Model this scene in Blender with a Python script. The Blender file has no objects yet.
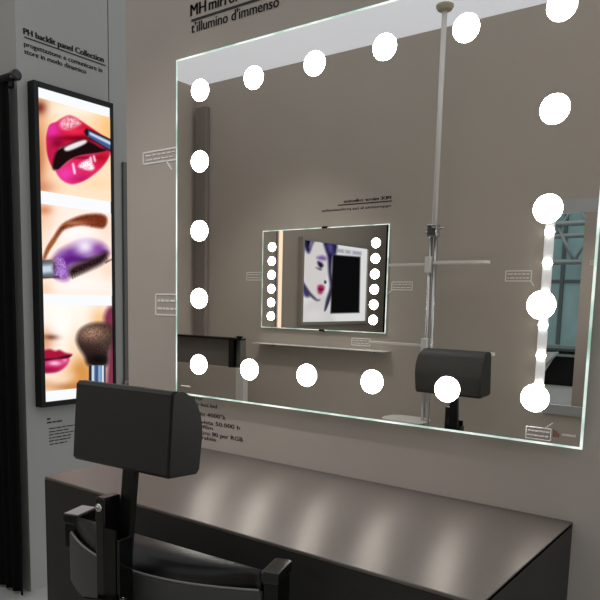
import bpy, bmesh, math, random
import numpy as np
from mathutils import Matrix, Vector

random.seed(4)
rng = np.random.default_rng(7)
scene = bpy.context.scene
COL = scene.collection

# ------------------------------------------------------------------ camera
CAM = np.array([1.4957, -1.5351, 1.2729])
YAW, PITCH, ROLL = 0.6501, -0.129, 0.0208
F_PX, CX, CY = 681.348, 281.629, 389.944
_f = np.array([-math.sin(YAW)*math.cos(PITCH), math.cos(YAW)*math.cos(PITCH), math.sin(PITCH)])
_r0 = np.array([math.cos(YAW), math.sin(YAW), 0.0]); _u0 = np.cross(_r0, _f)
_r = _r0*math.cos(ROLL) + _u0*math.sin(ROLL)
_u = -_r0*math.sin(ROLL) + _u0*math.cos(ROLL)
cd = bpy.data.cameras.new('camera'); cam = bpy.data.objects.new('camera', cd); COL.objects.link(cam)
cd.sensor_width = 36; cd.lens = F_PX/600*36
cd.shift_x = (300-CX)/600; cd.shift_y = (CY-300)/600
cd.clip_start = 0.05
cam.matrix_world = Matrix(((_r[0], _u[0], -_f[0], CAM[0]), (_r[1], _u[1], -_f[1], CAM[1]), (_r[2], _u[2], -_f[2], CAM[2]), (0, 0, 0, 1)))
scene.camera = cam

# ------------------------------------------------------------------ light / exposure
scene.view_settings.view_transform = 'Standard'
scene.view_settings.look = 'None'
scene.view_settings.gamma = 1
scene.view_settings.use_curve_mapping = False
scene.view_settings.exposure = 0.0
W = bpy.data.worlds.new('hall_light'); scene.world = W; W.use_nodes = True
bg = W.node_tree.nodes['Background']; bg.inputs[0].default_value = (0.93, 0.97, 1.0, 1); bg.inputs[1].default_value = 0.85
CEIL_EMIT = 0.58
DOWNLIGHT = 55.0
ANISO_ROT = 0.25
BULB = 26.0

# ------------------------------------------------------------------ geometry constants and pixel-to-plane helpers
D = 2.95                 # distance between the two facing mirrors
WA, WB = 0.03, -D-0.03   # wall surfaces
def ray(px, py): return _f + _r*(px-CX)/F_PX - _u*(py-CY)/F_PX
def hit(px, py, axis, val):
    d = ray(px, py); return CAM + d*(val-CAM[axis])/d[axis]
def on_b(px, py, y=None):                      # seen once reflected: point at real depth y
    y = WB if y is None else y
    h = hit(px, py, 1, -y); return np.array([h[0], y, h[2]])
def project(P):
    v = np.asarray(P, float)-CAM; k = v@_f
    return CX+F_PX*(v@_r)/k, CY-F_PX*(v@_u)/k
X0 = on_b(195, 200)[0]                         # left wall of the booth
ZC = on_b(350, 50)[2]                          # ceiling height
XL = -1.062                                    # face of the partition that carries the tall light box

# ------------------------------------------------------------------ materials
def srgb(c): return tuple(((x/255)/12.92 if x/255 <= .04045 else ((x/255+.055)/1.055)**2.4) for x in c)
MATS = {}
def mat(name, col, rough=.6, metal=0, spec=.5, emit=0, bump=0, bscale=200, var=0, vscale=6, coat=0, trans=0, stretch=None, rvar=0):
    if name in MATS: return MATS[name]
    m = bpy.data.materials.new(name); m.use_nodes = True; nt = m.node_tree; b = nt.nodes['Principled BSDF']
    c = srgb(col)
    b.inputs['Base Color'].default_value = (*c, 1); b.inputs['Roughness'].default_value = rough
    b.inputs['Metallic'].default_value = metal; b.inputs['Specular IOR Level'].default_value = spec
    b.inputs['Coat Weight'].default_value = coat; b.inputs['Transmission Weight'].default_value = trans
    if emit: b.inputs['Emission Color'].default_value = (*c, 1); b.inputs['Emission Strength'].default_value = emit
    tc = nt.nodes.new('ShaderNodeTexCoord'); mp = nt.nodes.new('ShaderNodeMapping'); nt.links.new(tc.outputs['Object'], mp.inputs[0])
    if stretch: mp.inputs['Scale'].default_value = stretch
    if var or rvar:
        n = nt.nodes.new('ShaderNodeTexNoise'); n.inputs['Scale'].default_value = vscale; n.inputs['Detail'].default_value = 5
        nt.links.new(mp.outputs[0], n.inputs[0])
        if var:
            r = nt.nodes.new('ShaderNodeValToRGB'); nt.links.new(n.outputs[0], r.inputs[0])
            r.color_ramp.elements[0].position = .3; r.color_ramp.elements[1].position = .7
            r.color_ramp.elements[0].color = (*[x*(1-var) for x in c], 1); r.color_ramp.elements[1].color = (*[min(1, x*(1+var)) for x in c], 1)
            nt.links.new(r.outputs[0], b.inputs['Base Color'])
        if rvar:
            mr = nt.nodes.new('ShaderNodeMapRange'); nt.links.new(n.outputs[0], mr.inputs[0])
            mr.inputs[3].default_value = rough-rvar; mr.inputs[4].default_value = rough+rvar
            nt.links.new(mr.outputs[0], b.inputs['Roughness'])
    if bump:
        n2 = nt.nodes.new('ShaderNodeTexNoise'); n2.inputs['Scale'].default_value = bscale; n2.inputs['Detail'].default_value = 3
        nt.links.new(mp.outputs[0], n2.inputs[0])
        bp = nt.nodes.new('ShaderNodeBump'); bp.inputs['Strength'].default_value = bump; bp.inputs['Distance'].default_value = .002
        nt.links.new(n2.outputs[0], bp.inputs['Height']); nt.links.new(bp.outputs[0], b.inputs['Normal'])
    MATS[name] = m; return m
def emitter(name, col, strength):
    if name in MATS: return MATS[name]
    m = bpy.data.materials.new(name); m.use_nodes = True; nt = m.node_tree; nt.nodes.remove(nt.nodes['Principled BSDF'])
    e = nt.nodes.new('ShaderNodeEmission'); e.inputs[0].default_value = (*srgb(col), 1); e.inputs[1].default_value = strength
    nt.links.new(e.outputs[0], nt.nodes['Material Output'].inputs[0]); MATS[name] = m; return m
def mirror_mat():
    m = bpy.data.materials.new('silvered_glass'); m.use_nodes = True; nt = m.node_tree; nt.nodes.remove(nt.nodes['Principled BSDF'])
    g = nt.nodes.new('ShaderNodeBsdfGlossy'); g.inputs['Color'].default_value = (.90, .893, .872, 1); g.inputs['Roughness'].default_value = 0
    nt.links.new(g.outputs[0], nt.nodes['Material Output'].inputs[0]); return m
def edge_mat():
    # edge of the lit glass: light from the lamps runs inside it and leaves unevenly
    m = bpy.data.materials.new('lit_glass_edge'); m.use_nodes = True; nt = m.node_tree; b = nt.nodes['Principled BSDF']
    b.inputs['Base Color'].default_value = (.55, .72, .65, 1); b.inputs['Roughness'].default_value = .15
    tc = nt.nodes.new('ShaderNodeTexCoord'); n = nt.nodes.new('ShaderNodeTexNoise'); n.inputs['Scale'].default_value = 7; n.inputs['Detail'].default_value = 4
    nt.links.new(tc.outputs['Object'], n.inputs[0]); r = nt.nodes.new('ShaderNodeValToRGB'); nt.links.new(n.outputs[0], r.inputs[0])
    r.color_ramp.elements[0].position = .38; r.color_ramp.elements[0].color = (.12, .30, .22, 1)
    r.color_ramp.elements[1].position = .58; r.color_ramp.elements[1].color = (.95, 1, .95, 1)
    nt.links.new(r.outputs[0], b.inputs['Emission Color']); b.inputs['Emission Strength'].default_value = .85
    return m
M_MIRROR = mirror_mat(); M_EDGE = edge_mat()
M_WALL = mat('taupe_wall_paint', (186, 177, 168), .75, spec=.25, bump=.05, bscale=300, var=.025, vscale=2)
M_WALLB = mat('taupe_wall_paint_facing', (187, 177, 165), .75, spec=.25, bump=.05, bscale=300, var=.025, vscale=2)
M_PART = mat('grey_partition_paint', (172, 171, 167), .75, spec=.25, bump=.05, bscale=300, var=.03, vscale=2)
M_FLOOR = mat('pale_floor', (172, 172, 168), .5, bump=.05, bscale=120, var=.05, vscale=5)
M_BLACK = mat('black_satin', (9, 9, 9), .42, spec=.3)
M_GLOSS = mat('black_gloss', (7, 7, 7), .14, spec=.5)
M_STEEL = mat('polished_steel', (205, 205, 205), .25, metal=1)
M_ALU = mat('brushed_aluminium', (186, 186, 186), .45, metal=.6, var=.06, vscale=60, stretch=(1, 1, 8))
M_INK = mat('black_vinyl', (22, 21, 21), .5)
M_WHITEV = mat('white_vinyl', (252, 251, 248), .5)
M_BULB = emitter('lit_lens', (255, 250, 240), BULB)
M_BULB_S = emitter('lit_lens_small', (255, 249, 238), BULB*.8)

# ------------------------------------------------------------------ mesh helpers
def new(name, bm, m, parent=None, smooth=False, pinv=None):
    me = bpy.data.meshes.new(name); bmesh.ops.recalc_face_normals(bm, faces=bm.faces); bm.to_mesh(me); bm.free()
    return link(name, me, m, parent, smooth)
def link(name, me, m, parent=None, smooth=False):
    if m is not None: me.materials.append(m)
    if smooth:
        for p in me.polygons: p.use_smooth = True
    o = bpy.data.objects.new(name, me); COL.objects.link(o)
    if parent is not None:
        o.parent = parent
        if parent.get('_world'): o.matrix_parent_inverse = Matrix.Translation(-Vector(parent.location))
    return o
def sub(name, me_or_bm, m, parent, smooth=False):      # sub-part: parent is a part mesh at identity
    o = new(name, me_or_bm, m, None, smooth); o.parent = parent
    root = parent.parent
    if root is not None and root.get('_world'): o.matrix_parent_inverse = Matrix.Translation(Vector((0, 0, 0)))
    return o
def box(bm, lo, hi, bev=0, seg=2):
    lo, hi = np.minimum(lo, hi), np.maximum(lo, hi)
    ret = bmesh.ops.create_cube(bm, size=1.0)
    for v in ret['verts']:
        v.co = Vector([(lo[i]+hi[i])/2 + v.co[i]*(hi[i]-lo[i]) for i in range(3)])
    if bev:
        es = list({e for v in ret['verts'] for e in v.link_edges})
        bmesh.ops.bevel(bm, geom=es, offset=bev, segments=seg, affect='EDGES', profile=.5)
    return bm
def B(lo, hi, bev=0, seg=2): return box(bmesh.new(), lo, hi, bev, seg)
def tube(bm, pts, rad, n=14, cap=True):
    pts = [Vector(p) for p in pts]; rads = rad if isinstance(rad, (list, tuple)) else [rad]*len(pts)
    rings = []
    for i, p in enumerate(pts):
        t = (pts[min(i+1, len(pts)-1)]-pts[max(i-1, 0)]).normalized()
        a = Vector((0, 0, 1)) if abs(t.z) < .9 else Vector((1, 0, 0))
        s = t.cross(a).normalized(); q = t.cross(s)
        rings.append([bm.verts.new(p+(s*math.cos(k*2*math.pi/n)+q*math.sin(k*2*math.pi/n))*rads[i]) for k in range(n)])
    for A, C in zip(rings, rings[1:]):
        for k in range(n): bm.faces.new((A[k], A[(k+1) % n], C[(k+1) % n], C[k]))
    if cap: bm.faces.new(rings[0][::-1]); bm.faces.new(rings[-1])
    return bm
def prism(bm, prof, axis_fn, a0, a1):
    A = [bm.verts.new(axis_fn(p, a0)) for p in prof]; C = [bm.verts.new(axis_fn(p, a1)) for p in prof]
    n = len(prof); bm.faces.new(A[::-1]); bm.faces.new(C)
    for k in range(n): bm.faces.new((A[k], A[(k+1) % n], C[(k+1) % n], C[k]))
    return bm
def dome(bm, c, nrm, rad, h, n=28, rings=5):
    nrm = Vector(nrm); s = nrm.orthogonal().normalized(); q = nrm.cross(s); c = Vector(c); last = None
    for i in range(rings):
        a = i/rings*math.pi/2; R = rad*math.cos(a); z = h*math.sin(a)
        ring = [bm.verts.new(c+nrm*z+(s*math.cos(k*2*math.pi/n)+q*math.sin(k*2*math.pi/n))*R) for k in range(n)]
        if last:
            for k in range(n): bm.faces.new((last[k], last[(k+1) % n], ring[(k+1) % n], ring[k]))
        else: bm.faces.new(ring[::-1])
        last = ring
    top = bm.verts.new(c+nrm*h)
    for k in range(n): bm.faces.new((last[k], last[(k+1) % n], top))
    return bm
def thing(name, label, cat, loc=(0, 0, 0), group=None, rotz=None):
    o = bpy.data.objects.new(name, None); COL.objects.link(o); o.empty_display_size = .05
    o.location = [float(x) for x in loc]; o['label'] = label; o['category'] = cat
    if group: o['group'] = group
    if rotz is None: o['_world'] = 1
    else: o.rotation_euler = (0, 0, rotz)
    return o
def tag(o, label, cat, group=None):
    o['label'] = label; o['category'] = cat
    if group: o['group'] = group
    return o
def struct(name, bm, m, label, cat):
    o = new(name, bm, m); o['kind'] = 'structure'; o['label'] = label; o['category'] = cat; return o

# flat lettering: axes (right, up, normal) of the surface it is stuck on
AX_A = (np.array([1., 0, 0]), np.array([0, 0, 1.]), np.array([0, -1., 0]))   # wall with the large mirror
AX_L = (np.array([0, 1., 0]), np.array([0, 0, 1.]), np.array([1., 0, 0]))    # light-box partition and left wall
AX_B = (np.array([-1., 0, 0]), np.array([0, 0, 1.]), np.array([0, 1., 0]))   # facing wall
def lettering(name, body, origin, ax, width, height, m, parent, bold=0):
    cu = bpy.data.curves.new('t', 'FONT'); cu.body = body; cu.size = 1; cu.resolution_u = 3
    to = bpy.data.objects.new('t', cu); COL.objects.link(to)
    dg = bpy.context.evaluated_depsgraph_get(); dg.update()
    me = bpy.data.meshes.new_from_object(to.evaluated_get(dg)); bpy.data.objects.remove(to)
    co = np.array([v.co[:] for v in me.vertices]); mn, mx = co.min(0), co.max(0)
    cap = .72
    for v, c in zip(me.vertices, co):
        p = np.asarray(origin) + ax[0]*(c[0]-mn[0])*width/(mx[0]-mn[0]) + ax[1]*c[1]*height/cap + ax[2]*.0012
        v.co = p
    me.materials.clear()
    if bold:                                   # heavier weight: the same glyphs set again slightly to either side
        bm = bmesh.new(); bm.from_mesh(me); g0_ = list(bm.verts)+list(bm.edges)+list(bm.faces)
        for sgn in (-1, 1):
            r_ = bmesh.ops.duplicate(bm, geom=g0_)
            for e_ in r_['geom']:
                if isinstance(e_, bmesh.types.BMVert): e_.co += Vector((ax[0]*sgn*bold*height).tolist())
        bm.to_mesh(me); bm.free()
    return link(name, me, m, parent)
def strip(bm, a, b, w, nrm, off=.001, th=.0006):
    a, b, nrm = (np.asarray(x, float) for x in (a, b, nrm)); d = (b-a)/np.linalg.norm(b-a); s = np.cross(nrm, d)*w/2
    q = [a-s, b-s, b+s, a+s]
    lo = [bm.verts.new(x+nrm*(off-.0008)) for x in q]; hi = [bm.verts.new(x+nrm*(off+th)) for x in q]
    bm.faces.new(lo[::-1]); bm.faces.new(hi)
    for k in range(4): bm.faces.new((lo[k], lo[(k+1) % 4], hi[(k+1) % 4], hi[k]))
def callout(c, ax, w, h, label, tail=None, rows=2, lw=.003, m=None, open_side=False, group=None):
    """white outlined note: c lower-left corner in reading direction"""
    m = m or M_WHITEV; R_, U_, N_ = ax; c = np.asarray(c, float)
    t = thing('callout_note', label, 'callout', c, group)
    bm = bmesh.new(); P = lambda u, v: c+R_*u+U_*v
    segs = [((0, 0), (w, 0)), ((0, h), (w, h)), ((0, 0), (0, h))]
    if not open_side: segs.append(((w, 0), (w, h)))
    for a, b in segs: strip(bm, P(*a), P(*b), lw, N_)
    if tail: strip(bm, P(*tail[0]), P(*tail[1]), lw, N_)
    new('outline', bm, m, t)
    for k in range(rows):
        bm = bmesh.new(); v = h*(1-(k+.8)/(rows+.6)); u = w*.08
        while u < w*.9:
            L = min(random.uniform(.08, .22)*w, w*.93-u)
            strip(bm, P(u, v), P(u+L, v), h*.10, N_); u += L+w*.04
        new('text_line', bm, m, t)['kind'] = 'stuff'
    return t

# ================================================================== SETTING
XR = 3.3
struct('floor', B((-14, -9, -.05), (14, 15, 0)), M_FLOOR, 'pale grey hall floor under the booth', 'floor')
XE = hit(128, 300, 1, WA)[0]                   # free end of the mirror wall
struct('wall_mirror', B((XE, WA, 0), (XR, WA+.09, ZC)), M_WALL, 'taupe grey booth wall carrying the large lit mirror', 'wall')
struct('wall_facing', B((X0-.1, WB-.1, 0), (XR, WB, ZC)), M_WALLB, 'taupe grey wall facing the large mirror, seen reflected in it', 'wall')
struct('wall_left', B((X0-.1, WB, 0), (X0, .62, ZC)), M_WALLB, 'taupe grey left wall of the booth with the portrait light panel', 'wall')
struct('ceiling', B((X0-.1, WB-.1, ZC), (XR, WA+.09, ZC+.06)), mat('backlit_white_ceiling_fabric', (225, 228, 235), .8, emit=CEIL_EMIT),
       'white backlit fabric ceiling, reflected along the top of the large mirror', 'ceiling')
yA, yS, yE = .062, hit(110, 200, 0, XL)[1], .98
wp = struct('wall_partition', B((XL-.5, yA, 0), (XL, yS-.0025, ZC+.4)), M_PART, 'grey partition wall with the tall make-up light box', 'wall')
w2 = new('wall_panel', B((XL-.5, yS+.0025, 0), (XL, yE, ZC+.4)), M_PART, wp)
new('joint_strip', B((XL-.5, yS-.0025, 0), (XL-.004, yS+.0025, ZC+.4)), M_BLACK, wp)
q0 = hit(121.5, 162, 0, XL); q1 = hit(128.6, 162, 0, XL)
o = struct('trim_1', B((XL, q0[1], .12), (XL+.012, q1[1]+.03, q0[2]), .002, 1), mat('dark_grey_trim', (104, 103, 101), .6), 'dark grey vertical cover strip on the partition beside the mirror wall', 'trim')
s0 = hit(124, 392, 0, XL+.012); s1 = hit(130, 380, 0, XL+.012)
so = thing('wall_socket', 'small greyish pink wall socket low on the partition behind the headrest', 'socket', (XL+.012, (s0[1]+s1[1])/2, s0[2]))
new('plate', B((XL+.0121, s0[1], s0[2]), (XL+.02, s1[1]+.02, s1[2]), .002, 1), mat('socket_plate', (150, 128, 120), .5), so)
new('insert', B((XL+.0195, s0[1]+.012, s0[2]+.012), (XL+.022, s1[1]+.008, s1[2]-.012), .001, 1), mat('socket_insert', (95, 80, 75), .5), so)
# recess behind the partition, closed with black drape
struct('wall_recess', B((X0, .62, 0), (XL-.5, .68, ZC)), M_BLACK, 'black back wall of the recess left of the partition', 'wall')

# recessed ceiling downlights
def downlight(x, y, target, label, power, angle=50):
    t = thing('ceiling_downlight', label, 'lamp', (x, y, ZC), 'recessed downlights in the booth ceiling')
    bm = bmesh.new(); n = 28; R_ = [bm.verts.new((x+r_*math.cos(k*2*math.pi/n), y+r_*math.sin(k*2*math.pi/n), z_)) for r_, z_ in ((.045, ZC-.002), (.065, ZC-.008), (.07, ZC-.0005)) for k in range(n)]
    for j in range(2):
        for k in range(n): bm.faces.new((R_[j*n+k], R_[j*n+(k+1) % n], R_[(j+1)*n+(k+1) % n], R_[(j+1)*n+k]))
    new('trim_ring', bm, M_STEEL, t, True)
    new('lens', tube(bmesh.new(), [(x, y, ZC-.0005), (x, y, ZC-.003)], .044, 24), emitter('downlight_lens', (255, 244, 232), 6.0), t)
    ld = bpy.data.lights.new('downlight_beam', 'SPOT'); ld.energy = power; ld.spot_size = math.radians(angle); ld.spot_blend = .9; ld.shadow_soft_size = .05; ld.color = (1, .95, .91)
    lo_ = bpy.data.objects.new('downlight_beam', ld); COL.objects.link(lo_); lo_.location = (x, y, ZC-.03)
    lo_.rotation_euler = (Vector(target)-Vector((x, y, ZC-.03))).to_track_quat('-Z', 'Y').to_euler(); lo_.parent = t; lo_.matrix_parent_inverse = Matrix.Translation(-Vector(t.location))
downlight(-.25, -1.0, (.0, -.1, .75), 'recessed ceiling downlight aimed at the left end of the make-up desk', DOWNLIGHT)
downlight(-1.3, -1.45, (-1.9, -2.98, .75), 'recessed ceiling downlight aimed at the facing wall below the medium mirror', DOWNLIGHT*1.1, 62)

# ================================================================== LARGE MIRROR
PX, PZ = .2071, .205
mx0, mx1, mz0, mz1 = -.102, 1.0356+.106, 1.072-.1015, 1.072+.82+.104
mh = thing('lit_wall_mirror', 'large frameless wall mirror with eighteen glowing round lamps around its border', 'mirror', ((mx0+mx1)/2, 0, mz0))
new('glass', B((mx0+.005, 0.0002, mz0+.005), (mx1-.005, .004, mz1-.005)), M_MIRROR, mh)
bm = bmesh.new()
for lo, hi in (((mx0, 0, mz0), (mx0+.005, .0045, mz1)), ((mx1-.005, 0, mz0), (mx1, .0045, mz1)), ((mx0+.005, 0, mz0), (mx1-.005, .0045, mz0+.005)), ((mx0+.005, 0, mz1-.005), (mx1-.005, .0045, mz1))):
    box(bm, lo, hi)
new('glass_edge', bm, M_EDGE, mh)
new('backing', B((mx0+.02, .0046, mz0+.02), (mx1-.02, WA-.0004, mz1-.02)), M_BLACK, mh)
def bulb_at(parent, c, nrm, rad, m, me_cache={}):
    key = (tuple(nrm), rad, m.name)
    if key not in me_cache:
        me = bpy.data.meshes.new('lamp'); bm = dome(bmesh.new(), (0, 0, 0), nrm, rad, rad*.62); bmesh.ops.recalc_face_normals(bm, faces=bm.faces); bm.to_mesh(me); bm.free(); me.materials.append(m)
        for p in me.polygons: p.use_smooth = True
        me_cache[key] = me
    o = bpy.data.objects.new('lamp', me_cache[key]); COL.objects.link(o); o.parent = parent
    o.location = [float(a-b) for a, b in zip(c, parent.location)]
    return o
for i in range(6):
    for j in range(5):
        if i in (0, 5) or j in (0, 4): bulb_at(mh, (i*PX, 0.0, 1.072+j*PZ), (0, -1, 0), .031, M_BULB)
# etched marks low on the glass
et = M_WHITEV
def on_a(px, py, y=0.0): return hit(px, py, 1, y)
a = on_a(181.5, 385.5); b = on_a(190, 386.2); bm = bmesh.new(); strip(bm, a, (b[0], a[1], a[2]), .003, (0, -1, 0), .0012); new('etched_mark', bm, et, mh)
a = on_a(562, 435.5); lettering('etched_logo_text', 'cantoni', a, AX_A, .028, .007, et, mh)
bm = bmesh.new(); a = on_a(553.5, 437)
for k in range(3): strip(bm, a+np.array([k*.005, 0, 0]), a+np.array([k*.005, 0, .018-.004*k]), .003, (0, -1, 0), .0012)
new('etched_logo_mark', bm, mat('red_print', (142, 86, 78), .5), mh)
callout(on_a(525.5, 437.5, -.0006), AX_A, .054, .026, 'white callout note in the lower right corner of the large mirror', tail=((.04, .026), (.056, .040)), lw=.0016)

# callouts and lettering on the mirror wall
def callout_a(px0, py0, px1, py1, label, tail=None, rows=2):
    a = on_a(px0, py1, WA); b = on_a(px1, py0, WA)
    callout(a, AX_A, b[0]-a[0], b[2]-a[2], label, tail, rows, .0045)
a = on_a(143.5, 169.5, WA); b = on_a(177, 147, WA)
callout_a(143.5, 147.5, 177, 164.5, 'white outlined callout note left of the large mirror, the upper one', tail=((.11, 0), (.135, -.03)))
callout_a(156, 294.5, 178, 314.5, 'white outlined callout note left of the large mirror, the lower one')

def text_block(name, label, lines, ax, axis, val, ref=None, group=None):
    """lines: (text, px,py baseline start, px,py baseline end, cap height px at start, bold)"""
    place = ref or (lambda x, y: hit(x, y, axis, val))
    p = place(lines[0][1], lines[0][2]); t = thing(name, label, 'lettering', p, group)
    for txt, x0, y0, x1, y1, h, bold in lines:
        a = place(x0, y0); b = place(x1, y1); c = place(x0, y0-h); hh = abs(c[2]-a[2])
        w = abs((b-a)@ax[0])
        if txt == '_':
            bm = bmesh.new(); strip(bm, a+ax[1]*hh/2, a+ax[0]*w+ax[1]*hh/2, hh, ax[2]); new('underline', bm, M_INK, t)
        else: lettering('text_line', txt, a, ax, w, hh, M_INK, t, bold)
    return t
text_block('wall_lettering', 'black underlined lettering on the wall above the large lit mirror', [
    ('MH', 190.8, 16.5, 206, 11.5, 12, .05), ('mirror', 209.2, 10.4, 240, .4, 12, .05), ('_', 191.5, 22.2, 352, -22, 2.4, 0), ("t'illumino d'immenso", 191.5, 33.5, 279, 9.6, 10.5, .03)], AX_A, 1, WA)
text_block('wall_lettering', 'black underlined lettering on the partition above the tall light box', [
    ('PH backlit panel Collection', 23.5, 34, 103.5, 61.5, 6.5, .09), ('_', 24, 37.6, 105.5, 66, 1.3, 0),
    ('progettazione e comunicare in', 24, 46, 102, 71.5, 5.2, .05), ('store in modo dinamico', 24.3, 53.5, 86, 73, 5.2, .05)], AX_L, 0, XL)
text_block('wall_lettering', 'small black lines of specification text below the large mirror', [
    ('MH mirror', 180, 397.6, 203, 401.5, 3.8, .03), ('specchio luci led', 180, 402.9, 217, 409, 3.8, .03),
    ('Led light 4000°k', 185, 413.2, 226, 420, 4.2, .015), ('Vita prevista 50.000 h', 180, 419.6, 240, 430, 4.0, .015), ('energyfilm', 185, 425.2, 213, 430, 3.8, .015),
    ('Led lavoro 80 per RGB', 185, 431, 243, 441, 4.0, .015), ('dimmerabile', 185, 435.8, 216, 441, 3.8, .015)], AX_A, 1, WA)
t = thing('wall_lettering', 'small black paragraph of text on the partition under the tall light box', 'lettering', hit(47, 445, 0, XL))
for k, (xa, ya, xb, yb, hw) in enumerate([(47, 419.2, 52, 418.6, 1.6), (47, 422.8, 62, 420.4, 1.4), (49, 428.8, 76, 424.6, .9), (49, 432, 69, 428.6, .9), (49, 435, 76, 431, .9), (49, 438.2, 71, 434.8, .9), (49, 441.3, 72, 437, .9), (49.5, 444.6, 67, 441, .9)]):
    a = hit(xa, ya, 0, XL); b = hit(xb, yb, 0, XL); c = hit(xa, ya-hw, 0, XL); bm = bmesh.new(); u = a[1]
    while u < b[1]-.004:
        L = min(random.uniform(.012, .035), b[1]-u); strip(bm, (XL, u, a[2]), (XL, u+L, a[2]), c[2]-a[2], (1, 0, 0)); u += L+.005
    new('text_line', bm, M_INK, t)['kind'] = 'stuff'

# ================================================================== PRINTED PICTURES (back-lit film): colour grids
def catmull(pts, n=10):
    p = np.asarray(pts, float); N = len(p); out = []
    for i in range(N):
        a, b, c, d = p[i-1], p[i], p[(i+1) % N], p[(i+2) % N]
        for t in np.linspace(0, 1, n, endpoint=False):
            out.append(.5*(2*b+(c-a)*t+(2*a-5*b+4*c-d)*t*t+(3*b-a-3*c+d)*t**3))
    return np.array(out)
def mask(X, Y, poly, soft=1.5, smooth=True):
    p = catmull(poly) if smooth else np.asarray(poly, float)
    ins = np.zeros(X.shape, bool); dist = np.full(X.shape, 1e9); N = len(p)
    for i in range(N):
        x0, y0 = p[i]; x1, y1 = p[(i+1) % N]
        if y0 != y1:
            c = ((y0 > Y) != (y1 > Y)) & (X < (x1-x0)*(Y-y0)/(y1-y0)+x0); ins ^= c
        L2 = (x1-x0)**2+(y1-y0)**2+1e-9
        t = np.clip(((X-x0)*(x1-x0)+(Y-y0)*(y1-y0))/L2, 0, 1)
        dist = np.minimum(dist, np.hypot(X-x0-t*(x1-x0), Y-y0-t*(y1-y0)))
    s = np.where(ins, dist, -dist)
    return np.clip(s/soft*.5+.5, 0, 1)
def blob(X, Y, cx, cy, rx, ry, p=1.0): return np.exp(-(((X-cx)/rx)**2+((Y-cy)/ry)**2)**p)
class Pic:
    def __init__(s, X, Y, base): s.X, s.Y = X, Y; s.c = np.ones(X.shape+(3,))*np.array(base, float); s.noise = rng.random(X.shape)
    def mix(s, m, col): s.c = s.c*(1-m[..., None])+np.array(col, float)*m[..., None]
    def poly(s, pts, col, soft=3, smooth=True, a=1.0): m = mask(s.X, s.Y, pts, soft, smooth)*a; s.mix(m, col); return m
    def blob(s, cx, cy, rx, ry, col, a=1.0, p=1.0): s.mix(blob(s.X, s.Y, cx, cy, rx, ry, p)*a, col)
def film(name, grid_pts, colours, parent, strength):
    nu, nv = colours.shape[:2]; verts = grid_pts.reshape(-1, 3); idx = np.arange(nu*nv).reshape(nu, nv)
    faces = np.stack([idx[:-1, :-1], idx[1:, :-1], idx[1:, 1:], idx[:-1, 1:]], -1).reshape(-1, 4)
    me = bpy.data.meshes.new(name); me.from_pydata(verts.tolist(), [], faces.tolist())
    c = np.clip(colours/255, 0, 1); lin = np.where(c <= .04045, c/12.92, ((c+.055)/1.055)**2.4)
    at = me.color_attributes.new('print', 'FLOAT_COLOR', 'POINT')
    at.data.foreach_set('color', np.concatenate([lin.reshape(-1, 3), np.ones((nu*nv, 1))], 1).astype(np.float32).ravel())
    key = 'backlit_print_%g' % strength
    if key not in MATS:
        m = bpy.data.materials.new('backlit_print'); m.use_nodes = True; nt = m.node_tree; nt.nodes.remove(nt.nodes['Principled BSDF'])
        e = nt.nodes.new('ShaderNodeEmission'); e.inputs[1].default_value = strength
        v = nt.nodes.new('ShaderNodeVertexColor'); v.layer_name = 'print'; nt.links.new(v.outputs[0], e.inputs[0])
        nt.links.new(e.outputs[0], nt.nodes['Material Output'].inputs[0]); MATS[key] = m
    return link(name, me, MATS[key], parent)

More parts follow.
